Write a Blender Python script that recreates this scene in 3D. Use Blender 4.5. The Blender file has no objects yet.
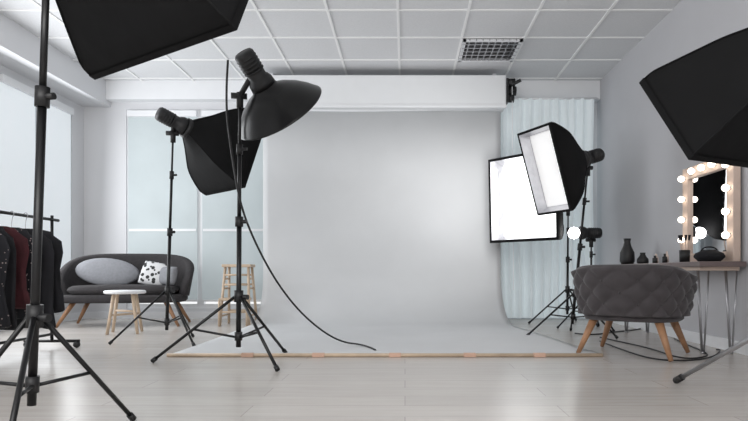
import bpy, bmesh, math, random
from mathutils import Vector, Matrix
random.seed(4)
F=600.0; VX=405.0; VY=272.0; CH=0.55
def P(px,py,Y): return Vector(((px-VX)/F*Y, Y, CH+(VY-py)/F*Y))
def G(px,py):
    Y=CH*F/(py-VY); return Vector(((px-VX)/F*Y,Y,0))
COL=bpy.context.scene.collection
bpy.context.scene.view_settings.view_transform='Standard'

# ------------------------------------------------------------ materials
def mat(name,color,rough=0.6,metal=0.0,emit=None,estr=0.0,noise=0.0,nscale=8,bump=0.0,bscale=200,sheen=0,coat=0):
    m=bpy.data.materials.new(name); m.use_nodes=True
    nt=m.node_tree; b=nt.nodes['Principled BSDF']
    b.inputs['Base Color'].default_value=(*color,1); b.inputs['Roughness'].default_value=rough
    b.inputs['Metallic'].default_value=metal
    if coat: b.inputs['Coat Weight'].default_value=coat
    if sheen: b.inputs['Sheen Weight'].default_value=sheen
    if emit:
        b.inputs['Emission Color'].default_value=(*emit,1); b.inputs['Emission Strength'].default_value=estr
    tc=nt.nodes.new('ShaderNodeTexCoord')
    if noise>0:
        n=nt.nodes.new('ShaderNodeTexNoise'); n.inputs['Scale'].default_value=nscale; n.inputs['Detail'].default_value=4
        nt.links.new(tc.outputs['Object'],n.inputs['Vector'])
        r=nt.nodes.new('ShaderNodeValToRGB')
        r.color_ramp.elements[0].position=0.3; r.color_ramp.elements[1].position=0.7
        r.color_ramp.elements[0].color=(*[c*(1-noise) for c in color],1)
        r.color_ramp.elements[1].color=(*[min(1,c*(1+noise)) for c in color],1)
        nt.links.new(n.outputs['Fac'],r.inputs['Fac']); nt.links.new(r.outputs['Color'],b.inputs['Base Color'])
    if bump>0:
        n=nt.nodes.new('ShaderNodeTexNoise'); n.inputs['Scale'].default_value=bscale
        nt.links.new(tc.outputs['Object'],n.inputs['Vector'])
        bp=nt.nodes.new('ShaderNodeBump'); bp.inputs['Strength'].default_value=bump; bp.inputs['Distance'].default_value=0.01
        nt.links.new(n.outputs['Fac'],bp.inputs['Height']); nt.links.new(bp.outputs['Normal'],b.inputs['Normal'])
    return m
M={}
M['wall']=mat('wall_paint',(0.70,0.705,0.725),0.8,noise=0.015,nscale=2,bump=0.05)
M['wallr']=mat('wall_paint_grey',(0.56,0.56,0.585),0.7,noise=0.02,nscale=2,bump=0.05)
M['white']=mat('white_trim',(0.82,0.83,0.85),0.5,noise=0.01)
M['valance']=mat('valance_white',(0.80,0.815,0.83),0.55,noise=0.01)
M['grid']=mat('ceiling_grid_white',(0.92,0.92,0.92),0.5)
M['tile']=mat('ceiling_tile',(0.73,0.735,0.75),0.85,noise=0.03,nscale=60,bump=0.2,bscale=150)
M['paper']=mat('backdrop_paper',(0.64,0.65,0.66),0.6,noise=0.035,nscale=1.6,bump=0.08,bscale=3)
M['tape']=mat('tan_tape',(0.62,0.40,0.30),0.6,noise=0.1)
M['winframe']=mat('window_frame_grey',(0.42,0.43,0.45),0.5,noise=0.03)
M['blind']=mat('window_blind_glow',(0.42,0.46,0.47),0.8,emit=(0.72,0.83,0.87),estr=0.20,noise=0.05,nscale=3)  # emission stands in for daylight coming through the blind
M['blindl']=mat('window_blind_glow_left',(0.55,0.57,0.59),0.8,emit=(0.84,0.90,0.94),estr=0.48,noise=0.03,nscale=3)  # left-wall blinds: stronger self-glow put in as backlight
M['curtain']=mat('sheer_curtain',(0.68,0.72,0.735),0.8,emit=(0.78,0.90,0.95),estr=0.20,noise=0.03,nscale=6)  # curtain cloth given its own glow to look paler
M['black']=mat('black_metal',(0.007,0.007,0.008),0.38,metal=0.2,noise=0.1)
M['blackp']=mat('black_plastic',(0.009,0.009,0.010),0.5,noise=0.1,nscale=30)
M['fabric']=mat('black_softbox_fabric',(0.005,0.005,0.0055),0.8,noise=0.15,nscale=5,bump=0.3,bscale=12)
M['fabric'].node_tree.nodes['Principled BSDF'].inputs['Specular IOR Level'].default_value=0.18
M['dish']=mat('black_dish_metal',(0.006,0.006,0.0065),0.3,metal=0.2,noise=0.05)
M['chrome']=mat('steel',(0.45,0.45,0.47),0.3,metal=0.9,noise=0.03)
M['silver']=mat('silver_lining',(0.75,0.75,0.78),0.32,metal=0.75,noise=0.05,nscale=20,bump=0.5,bscale=25)
M['diff']=mat('lit_diffuser',(0.9,0.9,0.9),0.6,emit=(1,1,1),estr=2.2)
M['diff2']=mat('lit_inner_baffle',(0.85,0.85,0.86),0.6,emit=(1,0.99,0.97),estr=0.40,noise=0.08,nscale=6,bump=0.5,bscale=10)
M['bulb']=mat('lit_bulb',(1,1,1),0.4,emit=(1,0.90,0.76),estr=6)
M['lamp']=mat('modelling_lamp',(1,1,1),0.4,emit=(1,0.98,0.95),estr=20)
M['tuft']=mat('grey_velvet',(0.050,0.043,0.046),0.85,noise=0.15,nscale=12,sheen=0.2,bump=0.1)
M['sofa']=mat('charcoal_fabric',(0.035,0.032,0.034),0.9,noise=0.15,nscale=40,bump=0.2)
M['cush']=mat('grey_cushion',(0.24,0.245,0.265),0.9,noise=0.08,nscale=40,bump=0.2)
M['wood']=mat('oak_leg',(0.36,0.19,0.10),0.5,noise=0.2,nscale=15)
M['woodl']=mat('light_birch',(0.58,0.45,0.33),0.5,noise=0.12,nscale=12)
M['pink']=mat('mirror_frame_wood',(0.64,0.50,0.42),0.5,noise=0.06,nscale=12)
M['mirror']=mat('mirror_glass',(0.85,0.86,0.88),0.02,metal=1.0)
M['tabtop']=mat('table_top',(0.16,0.12,0.115),0.35,noise=0.15,nscale=6)
M['cloth']=mat('dark_cloth',(0.009,0.009,0.012),0.9,noise=0.3,nscale=10)
M['red']=mat('wine_cloth',(0.05,0.008,0.012),0.9,noise=0.3,nscale=10)
M['bottle']=mat('cream_bottle',(0.6,0.5,0.45),0.4,noise=0.05)
def dots(name,base,dot,scale,thr,vor='F1'):
    m=mat(name,base,0.9); nt=m.node_tree; b=nt.nodes['Principled BSDF']
    tc=nt.nodes.new('ShaderNodeTexCoord'); v=nt.nodes.new('ShaderNodeTexVoronoi'); v.inputs['Scale'].default_value=scale
    nt.links.new(tc.outputs['Object'],v.inputs['Vector'])
    r=nt.nodes.new('ShaderNodeValToRGB'); r.color_ramp.interpolation='CONSTANT'
    r.color_ramp.elements[0].color=(*dot,1); r.color_ramp.elements[1].color=(*base,1); r.color_ramp.elements[1].position=thr
    nt.links.new(v.outputs['Distance'],r.inputs['Fac']); nt.links.new(r.outputs['Color'],b.inputs['Base Color'])
    return m
M['dots']=dots('dotted_cloth',(0.012,0.012,0.016),(0.30,0.24,0.24),45,0.20)
M['pat']=dots('patterned_cushion',(0.65,0.65,0.66),(0.03,0.03,0.03),22,0.42)
def floor_mat():
    m=bpy.data.materials.new('whitewashed_planks'); m.use_nodes=True; nt=m.node_tree; b=nt.nodes['Principled BSDF']
    tc=nt.nodes.new('ShaderNodeTexCoord')
    br=nt.nodes.new('ShaderNodeTexBrick'); br.inputs['Scale'].default_value=1.0
    br.inputs['Brick Width'].default_value=1.25; br.inputs['Row Height'].default_value=0.19
    br.inputs['Mortar Size'].default_value=0.002; br.inputs['Mortar Smooth'].default_value=0.3
    br.inputs['Color1'].default_value=(0.60,0.565,0.535,1); br.inputs['Color2'].default_value=(0.55,0.52,0.49,1)
    br.inputs['Mortar'].default_value=(0.38,0.355,0.335,1); br.inputs['Bias'].default_value=0
    nt.links.new(tc.outputs['Object'],br.inputs['Vector'])
    mp=nt.nodes.new('ShaderNodeMapping'); mp.inputs['Scale'].default_value=(1.2,14,1)
    nt.links.new(tc.outputs['Object'],mp.inputs['Vector'])
    n=nt.nodes.new('ShaderNodeTexNoise'); n.inputs['Scale'].default_value=2.5; n.inputs['Detail'].default_value=6
    nt.links.new(mp.outputs['Vector'],n.inputs['Vector'])
    r=nt.nodes.new('ShaderNodeValToRGB'); r.color_ramp.elements[0].position=0.3;r.color_ramp.elements[1].position=0.7
    r.color_ramp.elements[0].color=(0.90,0.885,0.87,1); r.color_ramp.elements[1].color=(1.0,1.0,1.0,1)
    nt.links.new(n.outputs['Fac'],r.inputs['Fac'])
    mx=nt.nodes.new('ShaderNodeMix'); mx.data_type='RGBA'; mx.blend_type='MULTIPLY'; mx.inputs['Factor'].default_value=1
    nt.links.new(br.outputs['Color'],mx.inputs['A']); nt.links.new(r.outputs['Color'],mx.inputs['B'])
    nt.links.new(mx.outputs['Result'],b.inputs['Base Color'])
    b.inputs['Roughness'].default_value=0.27
    return m
M['floor']=floor_mat()

# ------------------------------------------------------------ mesh helpers
def new_obj(name,bm,m,smooth=False,parent=None):
    me=bpy.data.meshes.new(name); bm.normal_update(); bm.to_mesh(me); bm.free()
    o=bpy.data.objects.new(name,me); COL.objects.link(o)
    if m is not None: me.materials.append(m)
    if smooth:
        for p in me.polygons: p.use_smooth=True
    if parent: o.parent=parent
    return o
def empty(name,loc=(0,0,0)):
    o=bpy.data.objects.new(name,None); COL.objects.link(o); o.empty_display_size=0.1
    return o
def frame(z,up=Vector((0,0,1))):
    z=Vector(z).normalized()
    x=up.cross(z)
    if x.length<1e-4: x=Vector((1,0,0))
    x.normalize(); y=z.cross(x)
    return Matrix((x,y,z)).transposed()
def box(name,lo,hi,m,parent=None,bevel=0.0,M4=None):
    bm=bmesh.new(); bmesh.ops.create_cube(bm,size=1)
    lo=Vector(lo);hi=Vector(hi);c=(lo+hi)/2;s=hi-lo
    for v in bm.verts: v.co=Vector((v.co.x*s.x,v.co.y*s.y,v.co.z*s.z))+c
    if bevel>0: bmesh.ops.bevel(bm,geom=bm.edges[:],offset=bevel,segments=2,affect='EDGES',profile=0.5)
    if M4 is not None: bm.transform(M4)
    return new_obj(name,bm,m,False,parent)
def rod(name,a,b,r1,m,parent=None,r2=None,seg=14):
    a=Vector(a);b=Vector(b);d=b-a
    if r2 is None:r2=r1
    bm=bmesh.new()
    bmesh.ops.create_cone(bm,cap_ends=True,segments=seg,radius1=r1,radius2=r2,depth=d.length)
    R=frame(d,Vector((0,0,1)) if abs(d.normalized().z)<0.99 else Vector((0,1,0))).to_4x4()
    bm.transform(Matrix.Translation((a+b)/2)@R)
    o=new_obj(name,bm,m,False,parent)
    for p in o.data.polygons: p.use_smooth=len(p.vertices)==4
    return o
def lathe(name,prof,origin,axis,m,parent=None,seg=48,closed=False,up=Vector((0,0,1))):
    bm=bmesh.new(); R=frame(axis,up if abs(Vector(axis).normalized().z)<0.99 else Vector((0,1,0))); rings=[]
    for r,z in prof:
        if r<1e-5: rings.append([bm.verts.new(Vector(origin)+R@Vector((0,0,z)))]); continue
        rings.append([bm.verts.new(Vector(origin)+R@Vector((r*math.cos(2*math.pi*i/seg),r*math.sin(2*math.pi*i/seg),z))) for i in range(seg)])
    for a,b in zip(rings,rings[1:]):
        for i in range(seg):
            j=(i+1)%seg
            if len(a)==1 and len(b)==1: continue
            if len(a)==1: bm.faces.new((a[0],b[i],b[j]))
            elif len(b)==1: bm.faces.new((a[i],a[j],b[0]))
            else: bm.faces.new((a[i],a[j],b[j],b[i]))
    bmesh.ops.recalc_face_normals(bm,faces=bm.faces[:])
    return new_obj(name,bm,m,True,parent)
def ball(name,c,r,m,parent=None,seg=16,scale=(1,1,1)):
    bm=bmesh.new(); bmesh.ops.create_uvsphere(bm,u_segments=seg,v_segments=max(6,seg//2),radius=r)
    for v in bm.verts: v.co=Vector((v.co.x*scale[0],v.co.y*scale[1],v.co.z*scale[2]))+Vector(c)
    return new_obj(name,bm,m,True,parent)
def grid_mesh(name,pts,m,parent=None,smooth=True,cyc_u=False,thick=0):
    bm=bmesh.new(); V=[[bm.verts.new(p) for p in row] for row in pts]
    n=len(V)
    for i in range(n if cyc_u else n-1):
        k=(i+1)%n
        for j in range(len(V[0])-1):
            bm.faces.new((V[i][j],V[k][j],V[k][j+1],V[i][j+1]))
    o=new_obj(name,bm,m,smooth,parent)
    if thick:
        s=o.modifiers.new('s','SOLIDIFY'); s.thickness=thick; s.offset=0
    return o
def cable(name,pts,r,m,parent=None):
    cu=bpy.data.curves.new(name,'CURVE'); cu.dimensions='3D'; cu.bevel_depth=r; cu.bevel_resolution=2
    s=cu.splines.new('NURBS'); s.points.add(len(pts)-1)
    for p,q in zip(s.points,pts): p.co=(*q,1)
    s.use_endpoint_u=True; s.order_u=3; s.resolution_u=10
    o=bpy.data.objects.new(name,cu); COL.objects.link(o); cu.materials.append(m)
    if parent:o.parent=parent
    return o

# ------------------------------------------------------------ room
H=2.78; YB=7.1; XR=2.27; XL=-3.8; YF=-1.2
box('floor',(XL-0.1,YF,-0.1),(XR+0.1,YB+0.1,0),M['floor'])
box('ceiling',(XL-0.1,YF,H),(XR+0.1,YB+0.1,H+0.1),M['tile'])
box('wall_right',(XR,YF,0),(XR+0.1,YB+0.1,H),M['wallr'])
e=empty('wall_back')
ZT=2.47; ZS=0.12
box('pier_left',(XL-0.1,YB,0),(-3.3,YB+0.1,H),M['wall'],e)
box('pier_center',(-1.55,YB,0),(0.95,YB+0.1,H),M['wall'],e)
box('pier_right',(2.2,YB,0),(XR,YB+0.1,H),M['wall'],e)
for i,(a,b) in enumerate(((-3.3,-1.55),(0.95,2.2))):
    box('lintel_%d'%i,(a,YB,ZT),(b,YB+0.1,H),M['wall'],e)
    box('sill_%d'%i,(a,YB,0),(b,YB+0.1,ZS),M['wall'],e)
e=empty('wall_left')
box('pier_a',(XL-0.1,YF,0),(XL,3.6,H),M['wall'],e)
box('pier_b',(XL-0.1,6.85,0),(XL,YB,H),M['wall'],e)
box('lintel',(XL-0.1,3.6,2.42),(XL,6.85,H),M['wall'],e)
box('sill',(XL-0.1,3.6,0),(XL,6.85,0.25),M['wall'],e)
box('trim_1',(XL,YF,2.50),(-3.48,YB,H),M['wall'])
box('trim_2',(-3.48,YB-0.12,2.56),(XR,YB,H),M['white'])
def window(name,axis,a,b,z0,z1,pos,bmat,nb,rail=None,gap=0.015,fm='white'):
    e=empty(name)
    def bx(n,u0,u1,w0,w1,d0,d1,m):
        if axis=='x': box(n,(u0,pos+d0,w0),(u1,pos+d1,w1),m,e)
        else: box(n,(pos-d1,u0,w0),(pos-d0,u1,w1),m,e)
    t=0.05
    bx('frame_top',a,b,z1-t,z1,0.02,0.08,M[fm]); bx('frame_bottom',a,b,z0,z0+t,0.02,0.08,M[fm])
    w=(b-a)/nb
    for i in range(nb+1):
        u=a+i*w; t2=max(t,gap*2+0.02); u0=max(a,u-t2/2); u1=min(b,u+t2/2)
        bx('mullion_%d'%i,u0,u1,z0+t,z1-t,0.02,0.08,M[fm])
    for i in range(nb):
        u0=a+i*w+gap; u1=a+(i+1)*w-gap
        bx('blind_%d'%i,u0,u1,z0+0.09,z1-0.07,-0.012,-0.008,bmat)
        bx('blind_roll_%d'%i,u0,u1,z1-0.09,z1-0.02,-0.05,0.0,M['white'])
        bx('blind_hem_%d'%i,u0,u1,z0+0.08,z0+0.105,-0.018,-0.004,M['white'])
        if rail: bx('rail_%d'%i,u0+0.01,u1-0.01,rail,rail+0.03,-0.02,-0.013,M['white'])
    return e
window('window_1','x',-3.3,-1.55,ZS,ZT,YB,M['blind'],2,rail=1.03,gap=0.03)
window('window_2','x',0.95,2.2,ZS,ZT,YB,M['blind'],1)
window('window_3','y',3.6,6.85,0.25,2.42,XL,M['blindl'],5,gap=0.05,fm='winframe')
bm=bmesh.new()
def addbox(bm,lo,hi):
    r=bmesh.ops.create_cube(bm,size=1); lo=Vector(lo);hi=Vector(hi);c=(lo+hi)/2;s=hi-lo
    for v in r['verts']: v.co=Vector((v.co.x*s.x,v.co.y*s.y,v.co.z*s.z))+c
x=-0.06-0.6*5
while x<XR:
    addbox(bm,(x-0.011,YF,H-0.009),(x+0.011,YB-0.12,H)); x+=0.6
y=6.9
while y>YF:
    addbox(bm,(-3.48,y-0.011,H-0.008),(XR,y+0.011,H)); y-=0.6
new_obj('trim_3',bm,M['grid'])
e=empty('ceiling_air_vent')
x0,x1,y0,y1=0.555,1.125,5.715,6.285
box('back_plate',(x0,y0,H-0.012),(x1,y1,H-0.004),M['blackp'],e)
for i in range(2):
    box('rim_x%d'%i,(x0,(y0,y1-0.03)[i],H-0.03),(x1,(y0+0.03,y1)[i],H-0.01),M['white'],e)
    box('rim_y%d'%i,((x0,x1-0.03)[i],y0,H-0.03),((x0+0.03,x1)[i],y1,H-0.01),M['white'],e)
for i in range(1,9): box('slat_x%d'%i,(x0+i*0.0633-0.005,y0,H-0.028),(x0+i*0.0633+0.005,y1,H-0.012),M['chrome'],e)
for i in range(1,6): box('slat_y%d'%i,(x0,y0+i*0.095-0.008,H-0.03),(x1,y0+i*0.095+0.008,H-0.012),M['chrome'],e)
box('baseboard_right',(XR-0.015,YF,0),(XR,YB,0.08),M['white'])
box('baseboard_back',(XL,YB-0.015,0),(XR-0.015,YB,0.08),M['white'])
box('baseboard_left',(XL,YF,0),(XL+0.015,YB-0.015,0.08),M['white'])
pts=[]
for i in range(261):
    u=i/260; X=1.06+u*1.12; a=0.03*math.sin(u*2*math.pi*11+1.5*math.sin(u*9))+0.014*math.sin(u*47+1)
    pts.append([Vector((X+0.012*math.sin(j*0.7+u*9),6.92+a*(0.5+0.5*j/8),2.55-(2.53)*j/8)) for j in range(9)])
e=empty('sheer_curtain')
grid_mesh('cloth',pts,M['curtain'],e)
rod('rail',(1.04,6.92,2.55),(2.22,6.92,2.55),0.012,M['white'],e)

# ------------------------------------------------------------ backdrop
e=empty('paper_backdrop')
prof=[(6.62,2.32),(6.62,1.6),(6.62,0.9)]
R=0.55
for k in range(0,13):
    t=k/12*math.pi/2; prof.append((6.62-R+R*math.cos(t),0.008+R-R*math.sin(t)))
for k in range(1,12): prof.append((6.07-(6.07-3.9)*k/11,0.008))
pts=[]
for i in range(41):
    u=i/40*2-1; row=[]
    for (Y,Z) in prof:
        f=(6.62-Y)/(6.62-3.9); hw=1.31+0.09*f; c=-0.255+0.125*f
        zz=Z+(0.004*math.sin(u*5+Y*2)+0.004 if Z<0.02 else 0)
        row.append(Vector((c+hw*u,Y+0.01*math.sin(u*4+Z)*(1-f if f<1 else 0),zz)))
    pts.append(row)
grid_mesh('paper_sheet',pts,M['paper'],e,thick=0.003)
rod('core_tube',(-1.54,3.885,0.012),(1.28,3.885,0.012),0.012,M['woodl'],e)
for i,px in enumerate((247,318,395,470,540)):
    X=(px-VX)/F*3.87; box('tape_%d'%i,(X-0.04,3.868,0.0),(X+0.04,3.90,0.026),M['tape'],e,bevel=0.004)
e=empty('backdrop_roller_housing')
box('housing',(-1.62,6.50,2.34),(1.10,6.76,2.69),M['valance'],e,bevel=0.02)
box('lower_lip',(-1.62,6.49,2.33),(1.10,6.53,2.37),M['white'],e,bevel=0.008)
rod('roll',(-1.58,6.64,2.35),(1.06,6.64,2.35),0.03,M['white'],e)
for X in (-1.5,1.0): box('bracket',(X-0.02,6.74,2.5),(X+0.02,6.98,2.78),M['white'],e)
e=empty('backdrop_chain_motor')
box('plate',(1.10,6.52,2.40),(1.13,6.68,2.66),M['blackp'],e,bevel=0.005)
rod('wheel_a',(1.13,6.56,2.62),(1.20,6.56,2.62),0.045,M['blackp'],e)
rod('wheel_b',(1.13,6.60,2.54),(1.22,6.60,2.54),0.050,M['blackp'],e)
rod('wheel_c',(1.13,6.57,2.45),(1.19,6.57,2.45),0.045,M['blackp'],e)
rod('knob',(1.16,6.50,2.58),(1.25,6.47,2.62),0.018,M['blackp'],e)
cable('chain',[(1.17,6.55,2.6),(1.17,6.53,1.9),(1.18,6.53,0.9),(1.18,6.53,0.35)],0.004,M['white'],e)

# ------------------------------------------------------------ light stands
def stand(parent,base,top,hub,feet,r=0.017,m=None,low=0.16,leg_r=None,c1=0.38):
    m=m or M['black']; base=Vector((base[0],base[1],0)); top=Vector(top); leg_r=leg_r or r*0.62
    def at(z):
        t=z/top.z; return base.lerp(top,t)
    zs=[low-0.06, hub+ (top.z-hub)*c1, hub+(top.z-hub)*0.74, top.z]
    for i in range(3):
        rr=r*(1-0.2*i); rod('pole_%d'%i,at(zs[i]),at(zs[i+1]),rr,m,parent)
        if i<2:
            rod('collar_%d'%i,at(zs[i+1]-0.035),at(zs[i+1]+0.025),rr*1.6,M['blackp'],parent)
            c=at(zs[i+1]-0.005); rod('knob_%d'%i,c,c+Vector((r*3.2,-r*0.8,0)),rr*0.8,M['blackp'],parent)
    rod('hub',at(hub-0.03),at(hub+0.04),r*1.8,M['blackp'],parent)
    rod('lower_hub',at(low-0.02),at(low+0.03),r*1.5,M['blackp'],parent)
    c=at(hub); rod('hub_knob',c,c+Vector((r*4,-r,0)),r,M['blackp'],parent)
    for k,f in enumerate(feet):
        f=Vector((f[0],f[1],leg_r*1.1)); d=(f-base); d.z=0; d.normalize()
        h=at(hub)+d*r*1.7
        rod('leg_%d'%k,h,f,leg_r,m,parent)
        rod('foot_%d'%k,h.lerp(f,0.95),f,leg_r*1.5,M['blackp'],parent)
        mid=h.lerp(f,0.50); rod('brace_%d'%k,at(low)+d*r*1.3,mid,leg_r*0.75,m,parent)
def polar(b,r,angs): return [(b[0]+r*math.cos(math.radians(a)),b[1]+r*math.sin(math.radians(a))) for a in angs]

def flash_head(parent,front,axis,L=0.26,r=0.055,mount=None):
    axis=Vector(axis).normalized(); front=Vector(front); b=front-axis*L
    lathe('flash_head',[(0,0),(r*0.85,0.0),(r,0.012),(r,L*0.45),(r*0.93,L*0.47),(r*0.93,L*0.72),(r*1.05,L*0.74),(r*1.25,L*0.85),(r*1.3,L),(0,L)],b,axis,M['blackp'],parent,seg=28)
    for k in range(5):
        lathe('cooling_rib_%d'%k,[(r*1.0,0),(r*1.05,0.003),(r*1.05,0.008),(r*1.0,0.011)],b+axis*(0.03+0.02*k),axis,M['blackp'],parent,seg=24)
    if mount is not None:
        mt=Vector(mount); c=b+axis*L*0.55
        rod('tilt_bracket_arm',mt,c,0.016,M['blackp'],parent)
        rod('tilt_knob',mt+Vector((-0.05,-0.01,0.0)),mt+Vector((0.04,0.01,0.0)),0.018,M['blackp'],parent)
        rod('spigot',mt+Vector((0,0,-0.07)),mt+Vector((0,0,0.02)),0.02,M['blackp'],parent)

def softbox(parent,center,axis,w,h,depth,lip=0.05,lit=None,br=0.07,bulge=0.10,Lh=0.24,mount=None,rec=0.0,pipe=0.014):
    axis=Vector(axis).normalized(); R=frame(axis); C=Vector(center)
    def ring(wx,hy,z,rnd,n=12):
        out=[]
        for i in range(4*n):
            t=2*math.pi*i/(4*n)+math.pi/4; c=math.cos(t); s=math.sin(t)
            q=max(abs(c),abs(s)); sq=Vector((c/q,s/q)); ci=Vector((c,s))
            p=sq.lerp(ci,rnd); out.append(C+R@Vector((p.x*wx,p.y*hy,z)))
        return out
    def loft(name,rings,m,cap=None,smooth=False):
        bm=bmesh.new(); VV=[[bm.verts.new(p) for p in r] for r in rings]; n=len(VV[0])
        for a,b in zip(VV,VV[1:]):
            for i in range(n):
                bm.faces.new((a[i],a[(i+1)%n],b[(i+1)%n],b[i]))
        if cap is not None: bm.faces.new(VV[cap])
        bmesh.ops.recalc_face_normals(bm,faces=bm.faces[:])
        o=new_obj(name,bm,m,smooth,parent)
        if smooth:
            o.data.set_sharp_from_angle(angle=math.radians(28))
        return o
    prof=[]
    for k in range(9):
        t=k/8; s=t+bulge*math.sin(math.pi*t); z=-depth*(1-t)
        prof.append((br+(w/2-br)*s,br+(h/2-br)*s,z,max(0.0,1-t*2.2)))
    outer=[ring(a,b,z,r) for a,b,z,r in prof]+[ring(w/2,h/2,lip,0)]
    loft('shell',outer,M['fabric'],cap=0,smooth=True)
    inner=[ring(a-0.006,b-0.006,z+0.006,r) for a,b,z,r in prof]+[ring(w/2-0.006,h/2-0.006,lip,0)]
    loft('lining',inner,M['silver'],cap=0,smooth=True)
    loft('rim_piping',[ring(w/2+0.006,h/2+0.006,lip-0.022,0),ring(w/2+0.006,h/2+0.006,lip+0.004,0),ring(w/2-pipe,h/2-pipe,lip+0.004,0)],M['fabric'])
    for sx,sy in ((1,1),(1,-1),(-1,1),(-1,-1)):
        pl=[C+R@Vector((sx*(a*(1-0.29*r)+0.002),sy*(b*(1-0.29*r)+0.002),z)) for a,b,z,r in prof]+[C+R@Vector((sx*(w/2+0.002),sy*(h/2+0.002),lip))]
        cable('rib_seam',pl,0.004,M['fabric'],parent)
    if lit:
        sh=rec/depth
        bm=bmesh.new(); bm.faces.new([bm.verts.new(p) for p in ring((w/2-0.012)*(1-sh*0.6),(h/2-0.012)*(1-sh*0.6),-rec,0)])
        new_obj('diffuser',bm,M[lit],False,parent)
    lathe('speed_ring',[(0,-0.02),(br*1.12,-0.02),(br*1.15,0.0),(br*1.12,0.03),(br*0.9,0.03)],C-axis*depth,axis,M['blackp'],parent,seg=32)
    flash_head(parent,C-axis*(depth+0.02),axis,L=Lh,mount=mount)

e=empty('softbox_light_stand')
ax=(0.53,0.76,-0.38); C=(-0.83,2.27,1.75)
top=(-1.06,1.80,1.88)
stand(e,(-1.156,1.85),top,0.41,[(-1.0,2.21),(-0.99,1.46),(-1.52,1.92)],r=0.013,low=0.2,c1=0.46)
softbox(e,C,ax,0.86,0.86,0.60,mount=top,bulge=0.04)
e=empty('softbox_light_stand')
top=(1.56,1.90,1.42)
stand(e,(1.57,2.05),top,0.55,[(1.34,2.97),(1.1,1.5),(2.12,1.85)],r=0.014,m=M['chrome'],low=0.25,leg_r=0.011)
softbox(e,(1.26,2.4,1.165),(-0.4,0.75,-0.55),0.55,0.40,0.48,mount=top,bulge=0.0,Lh=0.2)
e=empty('softbox_light_stand')
top=(-1.79,4.63,1.62)
stand(e,(-1.85,4.65),top,0.40,polar((-1.85,4.65),0.40,(200,-40,80)),r=0.013)
softbox(e,(-1.43,4.95,1.54),(0.68,0.65,-0.33),0.66,0.66,0.40,mount=top,Lh=0.22,bulge=0.12)
e=empty('beauty_dish_light_stand')
top=(-0.985,3.58,1.60)
stand(e,(-1.0,3.6),top,0.40,[(-1.53,3.63),(-0.70,3.30),(-0.80,4.02)],r=0.015)
ax=Vector((0.40,0.60,-0.69)).normalized(); C=Vector((-0.775,3.68,1.54))
pr=[(0.0,-0.175),(0.075,-0.172),(0.085,-0.150),(0.14,-0.125),(0.20,-0.085),(0.25,-0.04),(0.285,0.0),(0.293,0.008),(0.288,0.012)]
lathe('dish_shell',pr,C,ax,M['dish'],e,seg=64)
lathe('dish_lining',[(max(0,r-0.006),z+0.008) for r,z in pr[:-2]],C,ax,M['silver'],e,seg=64)
lathe('deflector_plate',[(0,-0.05),(0.075,-0.05),(0.08,-0.045),(0,-0.042)],C,ax,M['silver'],e)
flash_head(e,C-ax*0.17,ax,L=0.22,r=0.06,mount=top)
e=empty('power_cable')
cable('cord',[P(228,60,3.42),P(225,100,3.5),P(231,150,3.52),P(240,205,3.56),P(256,245,3.7),P(278,285,3.9),P(305,318,4.1),P(338,342,4.3),Vector((-0.28,4.35,0.022)),Vector((-0.2,4.06,0.022))],0.0065,M['blackp'],e)

e=empty('softbox_light_stand')
ax=Vector((-0.74,-0.64,-0.03)).normalized(); C=Vector((1.2,6.0,1.29))
top=(1.74,6.40,1.22)
stand(e,(1.72,6.36),top,0.36,polar((1.72,6.36),0.42,(185,-60,62)),r=0.013)
softbox(e,C,ax,0.84,0.86,0.48,mount=top,lit='diff',Lh=0.22,rec=0.10,lip=0.05,pipe=0.022)
e=empty('softbox_light_stand')
ax=Vector((-0.88,-0.40,-0.30)).normalized(); C=Vector((1.155,4.9,1.38))
top=(1.56,5.12,1.44)
stand(e,(1.44,5.2),top,0.36,polar((1.44,5.2),0.42,(195,-45,75)),r=0.013)
softbox(e,C,ax,0.42,0.70,0.38,mount=top,lit='diff2',Lh=0.2,rec=0.06,lip=0.03)
e=empty('studio_flash_light')
b0=P(574,233,5.75); top=(1.80,5.80,0.86)
flash_head(e,b0+Vector((0.06,0,0)),(-1,-0.05,0.0),L=0.2,r=0.05,mount=top)
ball('flash_bulb',b0,0.055,M['lamp'],e)
stand(e,(1.80,5.80),top,0.34,polar((1.80,5.80),0.33,(180,-70,60)),r=0.012)

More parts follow.
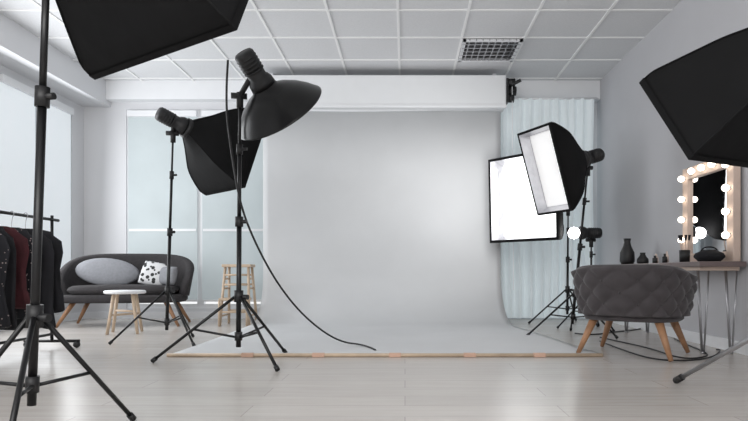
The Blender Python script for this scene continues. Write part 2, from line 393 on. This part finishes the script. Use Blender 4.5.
# ------------------------------------------------------------ chairs
def barrel(name,parent,T,w,d,zb,zt,t0,t1,thick,m,tuft=0.0,nu=8,nv=2,N=140,K=26,side_drop=0.3,flare=0.04,pw=2.6,buttons=True):
    def plan(t,off,zf):
        c=math.cos(t); s=math.sin(t)
        x=math.copysign(abs(c)**(2/pw),c); y=math.copysign(abs(s)**(2/pw),s)
        fl=flare*zf
        return Vector(((w/2+off+fl)*x,(d/2+off+fl)*y,0))
    rings=[]
    for i in range(N+1):
        u=i/N; t=t0+(t1-t0)*u; side=abs(2*u-1)
        ztop=zt-(zt-zb)*side_drop*(side**3)
        ring=[]
        def puff(v):
            if not tuft: return 0
            a=u*nu+v*nv; b=u*nu-v*nv
            return tuft*(abs(math.sin(math.pi*a)*math.sin(math.pi*b))**0.5)
        for k in range(K+1):
            v=k/K; p=plan(t,puff(v),v); p.z=zb+(ztop-zb)*v; ring.append(p)
        for k in range(1,8):
            a=math.pi*k/8; p=plan(t,-thick/2+thick/2*math.cos(a),1); p.z=ztop+thick*0.4*math.sin(a); ring.append(p)
        for k in range(K+1):
            v=1-k/K; p=plan(t,-thick-puff(v)*0.8,v); p.z=zb+(ztop-zb)*v; ring.append(p)
        rings.append(ring)
    bm=bmesh.new(); V=[[bm.verts.new(T@p) for p in r] for r in rings]; n=len(V[0])
    for a,b in zip(V,V[1:]):
        for j in range(n): bm.faces.new((a[j],b[j],b[(j+1)%n],a[(j+1)%n]))
    bm.faces.new(V[0]); bm.faces.new(list(reversed(V[-1])))
    bmesh.ops.recalc_face_normals(bm,faces=bm.faces[:])
    new_obj(name,bm,m,True,parent)
    if tuft and buttons:
        bb=bmesh.new()
        for a in range(0,2*nu+2):
            for b in range(-3,2*nu+2):
                u=(a+b)/(2*nu); v=(a-b)/(2*nv)
                if 0.02<u<0.98 and 0.05<v<0.98:
                    t=t0+(t1-t0)*u; side=abs(2*u-1); ztop=zt-(zt-zb)*side_drop*side**3
                    p=plan(t,0.0,v); p.z=zb+(ztop-zb)*v
                    r=bmesh.ops.create_uvsphere(bb,u_segments=8,v_segments=6,radius=0.009)
                    bmesh.ops.translate(bb,verts=r['verts'],vec=T@p)
        new_obj('buttons',bb,m,True,parent)
def slab(name,parent,T,w,d,z0,z1,m,pw=3.0,rd=0.03,dome=0.0):
    prof=[(0.0,z0),(w/2-rd,z0),(w/2,z0+rd),(w/2,z1-rd),(w/2-rd*0.4,z1-rd*0.4),(w/2-rd*1.3,z1),(w/4,z1+dome),(0.0,z1+dome*1.2)]
    bm=bmesh.new(); S=64; VV=[]
    for r,z in prof:
        if r==0: VV.append([bm.verts.new(T@Vector((0,0,z)))]); continue
        ring=[]
        for i in range(S):
            t=2*math.pi*i/S; c=math.cos(t); s=math.sin(t)
            x=math.copysign(abs(c)**(2/pw),c); y=math.copysign(abs(s)**(2/pw),s)
            ring.append(bm.verts.new(T@Vector((r*x,(r-(w-d)/2*(r/(w/2)))*y,z))))
        VV.append(ring)
    for a,b in zip(VV,VV[1:]):
        for i in range(S):
            j=(i+1)%S
            if len(a)==1: bm.faces.new((a[0],b[i],b[j]))
            elif len(b)==1: bm.faces.new((a[i],a[j],b[0]))
            else: bm.faces.new((a[i],a[j],b[j],b[i]))
    bmesh.ops.recalc_face_normals(bm,faces=bm.faces[:])
    return new_obj(name,bm,m,True,parent)
e=empty('tufted_barrel_chair')
T=Matrix.Translation((1.53,4.02,0))@Matrix.Rotation(math.radians(-36),4,'Z')
barrel('tufted_back',e,T,0.64,0.58,0.27,0.57,math.radians(180-14),math.radians(360+14),0.07,M['tuft'],tuft=0.026,nu=8,nv=2,side_drop=0.25,flare=0.045)
slab('seat_cushion',e,T,0.56,0.53,0.27,0.40,M['tuft'],rd=0.03,dome=0.015)
slab('seat_base',e,T,0.60,0.54,0.235,0.275,M['tuft'],rd=0.01)
for k,(sx,sy) in enumerate(((-1,-1),(1,-1),(1,1),(-1,1))):
    rod('leg_%d'%k,T@Vector((sx*0.20,sy*0.18,0.25)),T@Vector((sx*0.29,sy*0.25,0.008)),0.028,M['wood'],e,r2=0.014)
e=empty('loveseat_sofa')
T=Matrix.Translation((-2.90,6.25,0))@Matrix.Rotation(math.radians(8),4,'Z')
barrel('curved_back',e,T,1.24,0.66,0.30,0.72,math.radians(-14),math.radians(194),0.08,M['sofa'],side_drop=0.66,flare=0.05,pw=2.4)
slab('seat_base',e,T,1.18,0.62,0.24,0.32,M['sofa'],pw=4,rd=0.02)
slab('seat_cushion',e,T@Matrix.Translation((0,-0.02,0)),1.06,0.54,0.32,0.41,M['sofa'],pw=4,rd=0.04,dome=0.01)
for k,(sx,sy) in enumerate(((-1,-1),(1,-1),(1,1),(-1,1))):
    rod('leg_%d'%k,T@Vector((sx*0.44,sy*0.2,0.25)),T@Vector((sx*0.58,sy*0.27,0.0)),0.026,M['wood'],e,r2=0.013)
def pillow(name,parent,T,w,h,t,m):
    pts=[]; N=14
    for side in (1,-1):
        g=[]
        for i in range(N+1):
            row=[]
            for j in range(N+1):
                a=i/N*2-1; b=j/N*2-1; zz=t/2*max(0,(1-a**4)*(1-b**4))**0.6
                row.append(T@Vector((a*w/2*(1-0.06*b*b),side*zz,b*h/2*(1-0.06*a*a))))
            g.append(row)
        pts.append(g)
    bm=bmesh.new()
    for g in pts:
        V=[[bm.verts.new(p) for p in r] for r in g]
        for i in range(N):
            for j in range(N): bm.faces.new((V[i][j],V[i+1][j],V[i+1][j+1],V[i][j+1]))
    bmesh.ops.remove_doubles(bm,verts=bm.verts[:],dist=1e-4); bmesh.ops.recalc_face_normals(bm,faces=bm.faces[:])
    return new_obj(name,bm,m,True,parent)
def Tp(x,y,z,tilt,rz): return T@Matrix.Translation((x,y,z))@Matrix.Rotation(math.radians(rz),4,'Z')@Matrix.Rotation(math.radians(tilt),4,'X')
pillow('patterned_pillow',e,Tp(0.27,0.0,0.53,-18,-6)@Matrix.Rotation(math.radians(12),4,'Y'),0.28,0.26,0.11,M['pat'])
pillow('striped_pillow',e,Tp(0.42,-0.05,0.51,-14,-25),0.22,0.20,0.10,M['cush'])
o=lathe('oval_back_cushion',[(0,-0.05),(0.2,-0.045),(0.28,-0.02),(0.30,0.0),(0.28,0.02),(0.2,0.045),(0,0.05)],(0,0,0),(0,0,1),M['cush'],e)
o.data.transform(Matrix.Rotation(math.radians(90),4,'X'))
o.data.transform(Tp(-0.22,0.10,0.55,-14,0)@Matrix.Rotation(math.radians(6),4,'Y')@Matrix.Diagonal((1.08,1,0.5,1)))

# ------------------------------------------------------------ small furniture
def stool_table(name,x,y,r,h,m,mtop):
    e=empty(name)
    lathe('round_top',[(0,h-0.03),(r-0.01,h-0.03),(r,h-0.022),(r,h-0.008),(r-0.01,h),(0,h)],(x,y,0),(0,0,1),mtop,e)
    for k in range(4):
        a=math.radians(45+90*k+15); d=Vector((math.cos(a),math.sin(a),0))
        rod('leg_%d'%k,Vector((x,y,h-0.03))+d*r*0.62,Vector((x,y,0))+d*r*1.0,0.016,m,e,r2=0.013)
    for k in range(2):
        a=math.radians(60+90*k); d=Vector((math.cos(a),math.sin(a),0))*r*0.84
        rod('stretcher_%d'%k,Vector((x,y,0.17+0.03*k))+d,Vector((x,y,0.17+0.03*k))-d,0.010,m,e)
    return e
stool_table('round_side_table',-2.52,5.40,0.175,0.385,M['woodl'],M['white'])
e=empty('wooden_step_stool')
cx,cy=-1.74,6.28; h=0.63
box('top_step',(cx-0.15,cy-0.10,h-0.03),(cx+0.15,cy+0.10,h),M['woodl'],e,bevel=0.006)
box('lower_step',(cx-0.145,cy-0.22,0.26),(cx+0.145,cy-0.04,0.285),M['woodl'],e,bevel=0.005)
for k,(sx,sy) in enumerate(((-1,-1),(1,-1),(-1,1),(1,1))):
    rod('leg_%d'%k,(cx+sx*0.12,cy+sy*0.07,h-0.03),(cx+sx*0.15,cy+(sy*0.16),0),0.014,M['woodl'],e)
for k,z in enumerate((0.14,0.42,0.52)):
    f=1-z/h
    for sy in (-1,1): rod('rung_%d'%k,(cx-0.13-0.02*f,cy+sy*(0.07+0.09*f),z),(cx+0.13+0.02*f,cy+sy*(0.07+0.09*f),z),0.010,M['woodl'],e)
    for sx in (-1,1): rod('side_rung_%d'%k,(cx+sx*(0.12+0.03*f),cy-0.07-0.09*f,z-0.04),(cx+sx*(0.12+0.03*f),cy+0.07+0.09*f,z-0.04),0.010,M['woodl'],e)
for sx in (-1,1): rod('step_support',(cx+sx*0.14,cy-0.21,0.26),(cx+sx*0.14,cy-0.21,0.0),0.012,M['woodl'],e)

e=empty('clothes_rack')
xr=-2.56; ya,yb=3.3,4.35; zt=0.93
for y in (ya,yb):
    rod('upright',(xr,y,0.06),(xr,y,zt+0.03),0.011,M['black'],e)
    rod('base_bar',(xr-0.20,y,0.05),(xr+0.20,y,0.05),0.011,M['black'],e)
    for s in (-1,1): ball('caster',(xr+s*0.18,y,0.025),0.025,M['blackp'],e,seg=12)
rod('hanging_rail',(xr,ya-0.05,zt),(xr,yb+0.08,zt),0.011,M['black'],e)
rod('lower_rail',(xr,ya,0.10),(xr,yb,0.10),0.010,M['black'],e)
def garment(y,m,k,L,w):
    c0=Vector((xr+random.uniform(-0.02,0.02),y,0)); z0=zt-0.09
    rows=[]; n=64
    outline=[(0.05,0.0),(0.10,-0.012),(w*0.62,-0.04),(w*0.9,-0.08),(w,-0.16),(w*0.92,-0.28),(w*0.9,-0.4),(w*0.95,-L*0.8),(w*1.02,-L)]
    for hw,dz in outline:
        ring=[]
        for i in range(n):
            t=2*math.pi*i/n; f=-dz/L
            th=0.024+0.024*f
            wob=1+0.35*f*math.sin(9*t+k)+0.25*f*math.sin(13*t+2*k)
            hx=1+0.05*math.sin(k*2.1+dz*14)
            ring.append(c0+Vector((hw*hx*math.cos(t),th*math.sin(t)*wob,z0+dz+0.012*f*math.sin(3*t+k))))
        rows.append(ring)
    bm=bmesh.new(); V=[[bm.verts.new(p) for p in r] for r in rows]
    for a,b in zip(V,V[1:]):
        for i in range(n): bm.faces.new((a[i],a[(i+1)%n],b[(i+1)%n],b[i]))
    bm.faces.new(V[0]); bm.faces.new(V[-1]); bmesh.ops.recalc_face_normals(bm,faces=bm.faces[:])
    new_obj('garment_%d'%k,bm,m,True,e)
    cable('hanger_hook_%d'%k,[c0+Vector((0,0,z0)),c0+Vector((0,0,z0+0.06)),c0+Vector((0.02,0,zt)),c0+Vector((0.0,0,zt+0.025)),c0+Vector((-0.02,0,zt))],0.0025,M['chrome'],e)
for k,(y,mm,L,w) in enumerate(((3.36,'red',0.60,0.2),(3.47,'dots',0.58,0.19),(3.58,'dots',0.62,0.2),(3.69,'cloth',0.64,0.19),(3.80,'red',0.52,0.2),(3.91,'dots',0.60,0.19),(4.02,'cloth',0.66,0.2),(4.14,'cloth',0.56,0.19))):
    garment(y,M[mm],k,L,w)

# ------------------------------------------------------------ make-up table
e=empty('makeup_table')
tz=0.62; x0,x1,y0,y1=1.94,2.25,3.95,5.5
box('table_top',(x0,y0,tz-0.035),(x1,y1,tz),M['tabtop'],e,bevel=0.004)
box('apron',(x0+0.03,y0+0.05,tz-0.06),(x1-0.02,y1-0.05,tz-0.035),M['pink'],e)
for k,(lx,ly) in enumerate(((x0+0.06,y0+0.08),(x1-0.06,y0+0.08),(x0+0.06,y1-0.08),(x1-0.06,y1-0.08))):
    for s in (-1,1): rod('hairpin_%d'%k,(lx+s*0.04,ly,tz-0.06),(lx+s*0.008,ly,0.006),0.006,M['chrome'],e)
    rod('hairpin_mid_%d'%k,(lx,ly+0.06,tz-0.06),(lx,ly+0.006,0.006),0.006,M['chrome'],e)
    rod('hairpin_foot_%d'%k,(lx-0.012,ly,0.008),(lx+0.012,ly,0.008),0.008,M['chrome'],e)
e=empty('hollywood_vanity_mirror')
ya,yb=4.02,4.76; za,zb=tz+0.001,1.36; xm=2.2; fw=0.09
box('backing',(xm+0.03,ya+0.02,za+0.02),(xm+0.05,yb-0.02,zb-0.02),M['pink'],e)
box('frame_far',(xm,yb-fw,za),(xm+0.05,yb,zb),M['pink'],e,bevel=0.004)
box('frame_near',(xm,ya,za),(xm+0.05,ya+fw,zb),M['pink'],e,bevel=0.004)
box('frame_top',(xm,ya+fw,zb-fw),(xm+0.05,yb-fw,zb),M['pink'],e,bevel=0.004)
box('frame_bottom',(xm,ya+fw,za),(xm+0.05,yb-fw,za+0.07),M['pink'],e,bevel=0.004)
box('mirror_glass',(xm+0.022,ya+fw-0.005,za+0.06),(xm+0.028,yb-fw+0.005,zb-fw+0.005),M['mirror'],e)
bl=[]
for z in (0.80,0.96,1.12,1.28):
    bl+= [(yb-fw/2,z),(ya+fw/2,z)]
for y in (4.25,4.40,4.55): bl.append((y,zb-fw/2))
for k,(y,z) in enumerate(bl):
    rod('socket_%d'%k,(xm,y,z),(xm-0.012,y,z),0.016,M['white'],e)
    ball('bulb_%d'%k,(xm-0.030,y,z),0.024,M['bulb'],e)
def vase(name,x,y,h,r,m):
    lathe(name,[(0,0),(r*0.8,0),(r,h*0.12),(r*0.95,h*0.45),(r*0.55,h*0.7),(r*0.42,h*0.85),(r*0.5,h),(r*0.4,h),(0,h*0.5)],(x,y,tz+0.001),(0,0,1),m)
vase('black_vase',2.00,5.40,0.23,0.065,M['blackp'])
vase('black_vase',2.10,5.30,0.10,0.05,M['blackp'])
e=empty('makeup_brush_pot')
bx,by=2.06,4.42
lathe('pot',[(0,0),(0.035,0),(0.038,0.09),(0.033,0.09),(0.033,0.01),(0,0.01)],(bx,by,tz+0.001),(0,0,1),M['blackp'],e,seg=24)
for k in range(7):
    a=k*0.9; d=Vector((math.cos(a)*0.02,math.sin(a)*0.02,0)); p=Vector((bx,by,tz+0.012))
    rod('handle_%d'%k,p+d*0.5,p+d*1.6+Vector((0,0,0.15)),0.004,M['pink'],e); rod('bristle_%d'%k,p+d*1.6+Vector((0,0,0.15)),p+d*1.8+Vector((0,0,0.19)),0.006,M['cloth'],e,r2=0.010)
e=empty('cosmetics_bag')
T=Matrix.Translation((2.08,4.10,tz+0.001))
slab('bag',e,T,0.20,0.13,0,0.07,M['cloth'],pw=2.6,rd=0.03,dome=0.01)
cable('handle',[T@Vector((-0.06,0,0.065)),T@Vector((-0.05,0,0.10)),T@Vector((0.05,0,0.10)),T@Vector((0.06,0,0.065))],0.005,M['cloth'],e)
for k,(x,y,h,r) in enumerate(((2.0,4.62,0.07,0.018),(2.05,4.70,0.09,0.015),(2.0,4.80,0.06,0.02),(2.1,5.02,0.08,0.02))):
    lathe('cosmetic_bottle',[(0,0),(r,0),(r,h*0.65),(r*0.5,h*0.72),(r*0.5,h),(0,h)],(x,y,tz+0.001),(0,0,1),M['bottle'] if k%2 else M['blackp'],seg=20)
e=empty('floor_cable')
def gz(px,py):
    v=G(px,py); v.z=0.007; return v
cable('cord_a',[gz(600,338),gz(622,343),gz(650,349),(1.72,3.72,0.007),(1.95,3.85,0.007),(2.05,4.1,0.007),(2.12,4.6,0.007),(2.2,4.9,0.007)],0.005,M['blackp'],e)
cable('cord_b',[gz(600,342),gz(625,352),gz(655,361),gz(690,362),gz(715,358),gz(722,350),(2.18,4.2,0.007)],0.005,M['blackp'],e)
cable('cord_c',[gz(575,334),gz(590,336),gz(612,333),gz(640,330),gz(652,327)],0.006,M['blackp'],e)

# ------------------------------------------------------------ lights
def area(name,loc,target,size,sy,power,col=(1,1,1)):
    l=bpy.data.lights.new(name,'AREA'); l.shape='RECTANGLE'; l.size=size; l.size_y=sy; l.energy=power; l.color=col
    o=bpy.data.objects.new(name,l); COL.objects.link(o); o.location=loc
    o.rotation_euler=(Vector(target)-Vector(loc)).to_track_quat('-Z','Y').to_euler(); return o
area('fill_behind_camera',(-0.8,-0.8,2.2),(-0.3,6.5,1.0),3.5,1.2,95,(1,0.99,0.97))  # added fill light, unseen behind the camera, brightens the room
area('window_daylight',(-3.65,5.2,1.4),(2,5.0,1.2),3.0,2.0,60,(0.96,0.98,1))
p=bpy.data.lights.new('backdrop_highlight_spot','SPOT'); p.energy=42; p.shadow_soft_size=0.25; p.spot_size=math.radians(120); p.spot_blend=1.0  # added spot in mid-air without fixture, makes the highlight on the paper
o=bpy.data.objects.new('backdrop_highlight_spot',p); COL.objects.link(o); o.location=(0.80,5.35,1.35)
o.rotation_euler=(Vector((0.50,6.62,1.50))-Vector(o.location)).to_track_quat('-Z','Y').to_euler()
w=bpy.data.worlds.new('world'); bpy.context.scene.world=w; w.use_nodes=True
w.node_tree.nodes['Background'].inputs[0].default_value=(0.98,0.99,1,1); w.node_tree.nodes['Background'].inputs[1].default_value=1.0

cd=bpy.data.cameras.new('camera'); cam=bpy.data.objects.new('camera',cd); COL.objects.link(cam)
cam.location=(0,0,CH); cam.rotation_euler=(math.radians(90),0,0)
cd.sensor_width=36; cd.lens=F/748*36; cd.shift_x=-(VX-374)/748; cd.shift_y=(VY-210.5)/748; cd.clip_start=0.05
bpy.context.scene.camera=cam
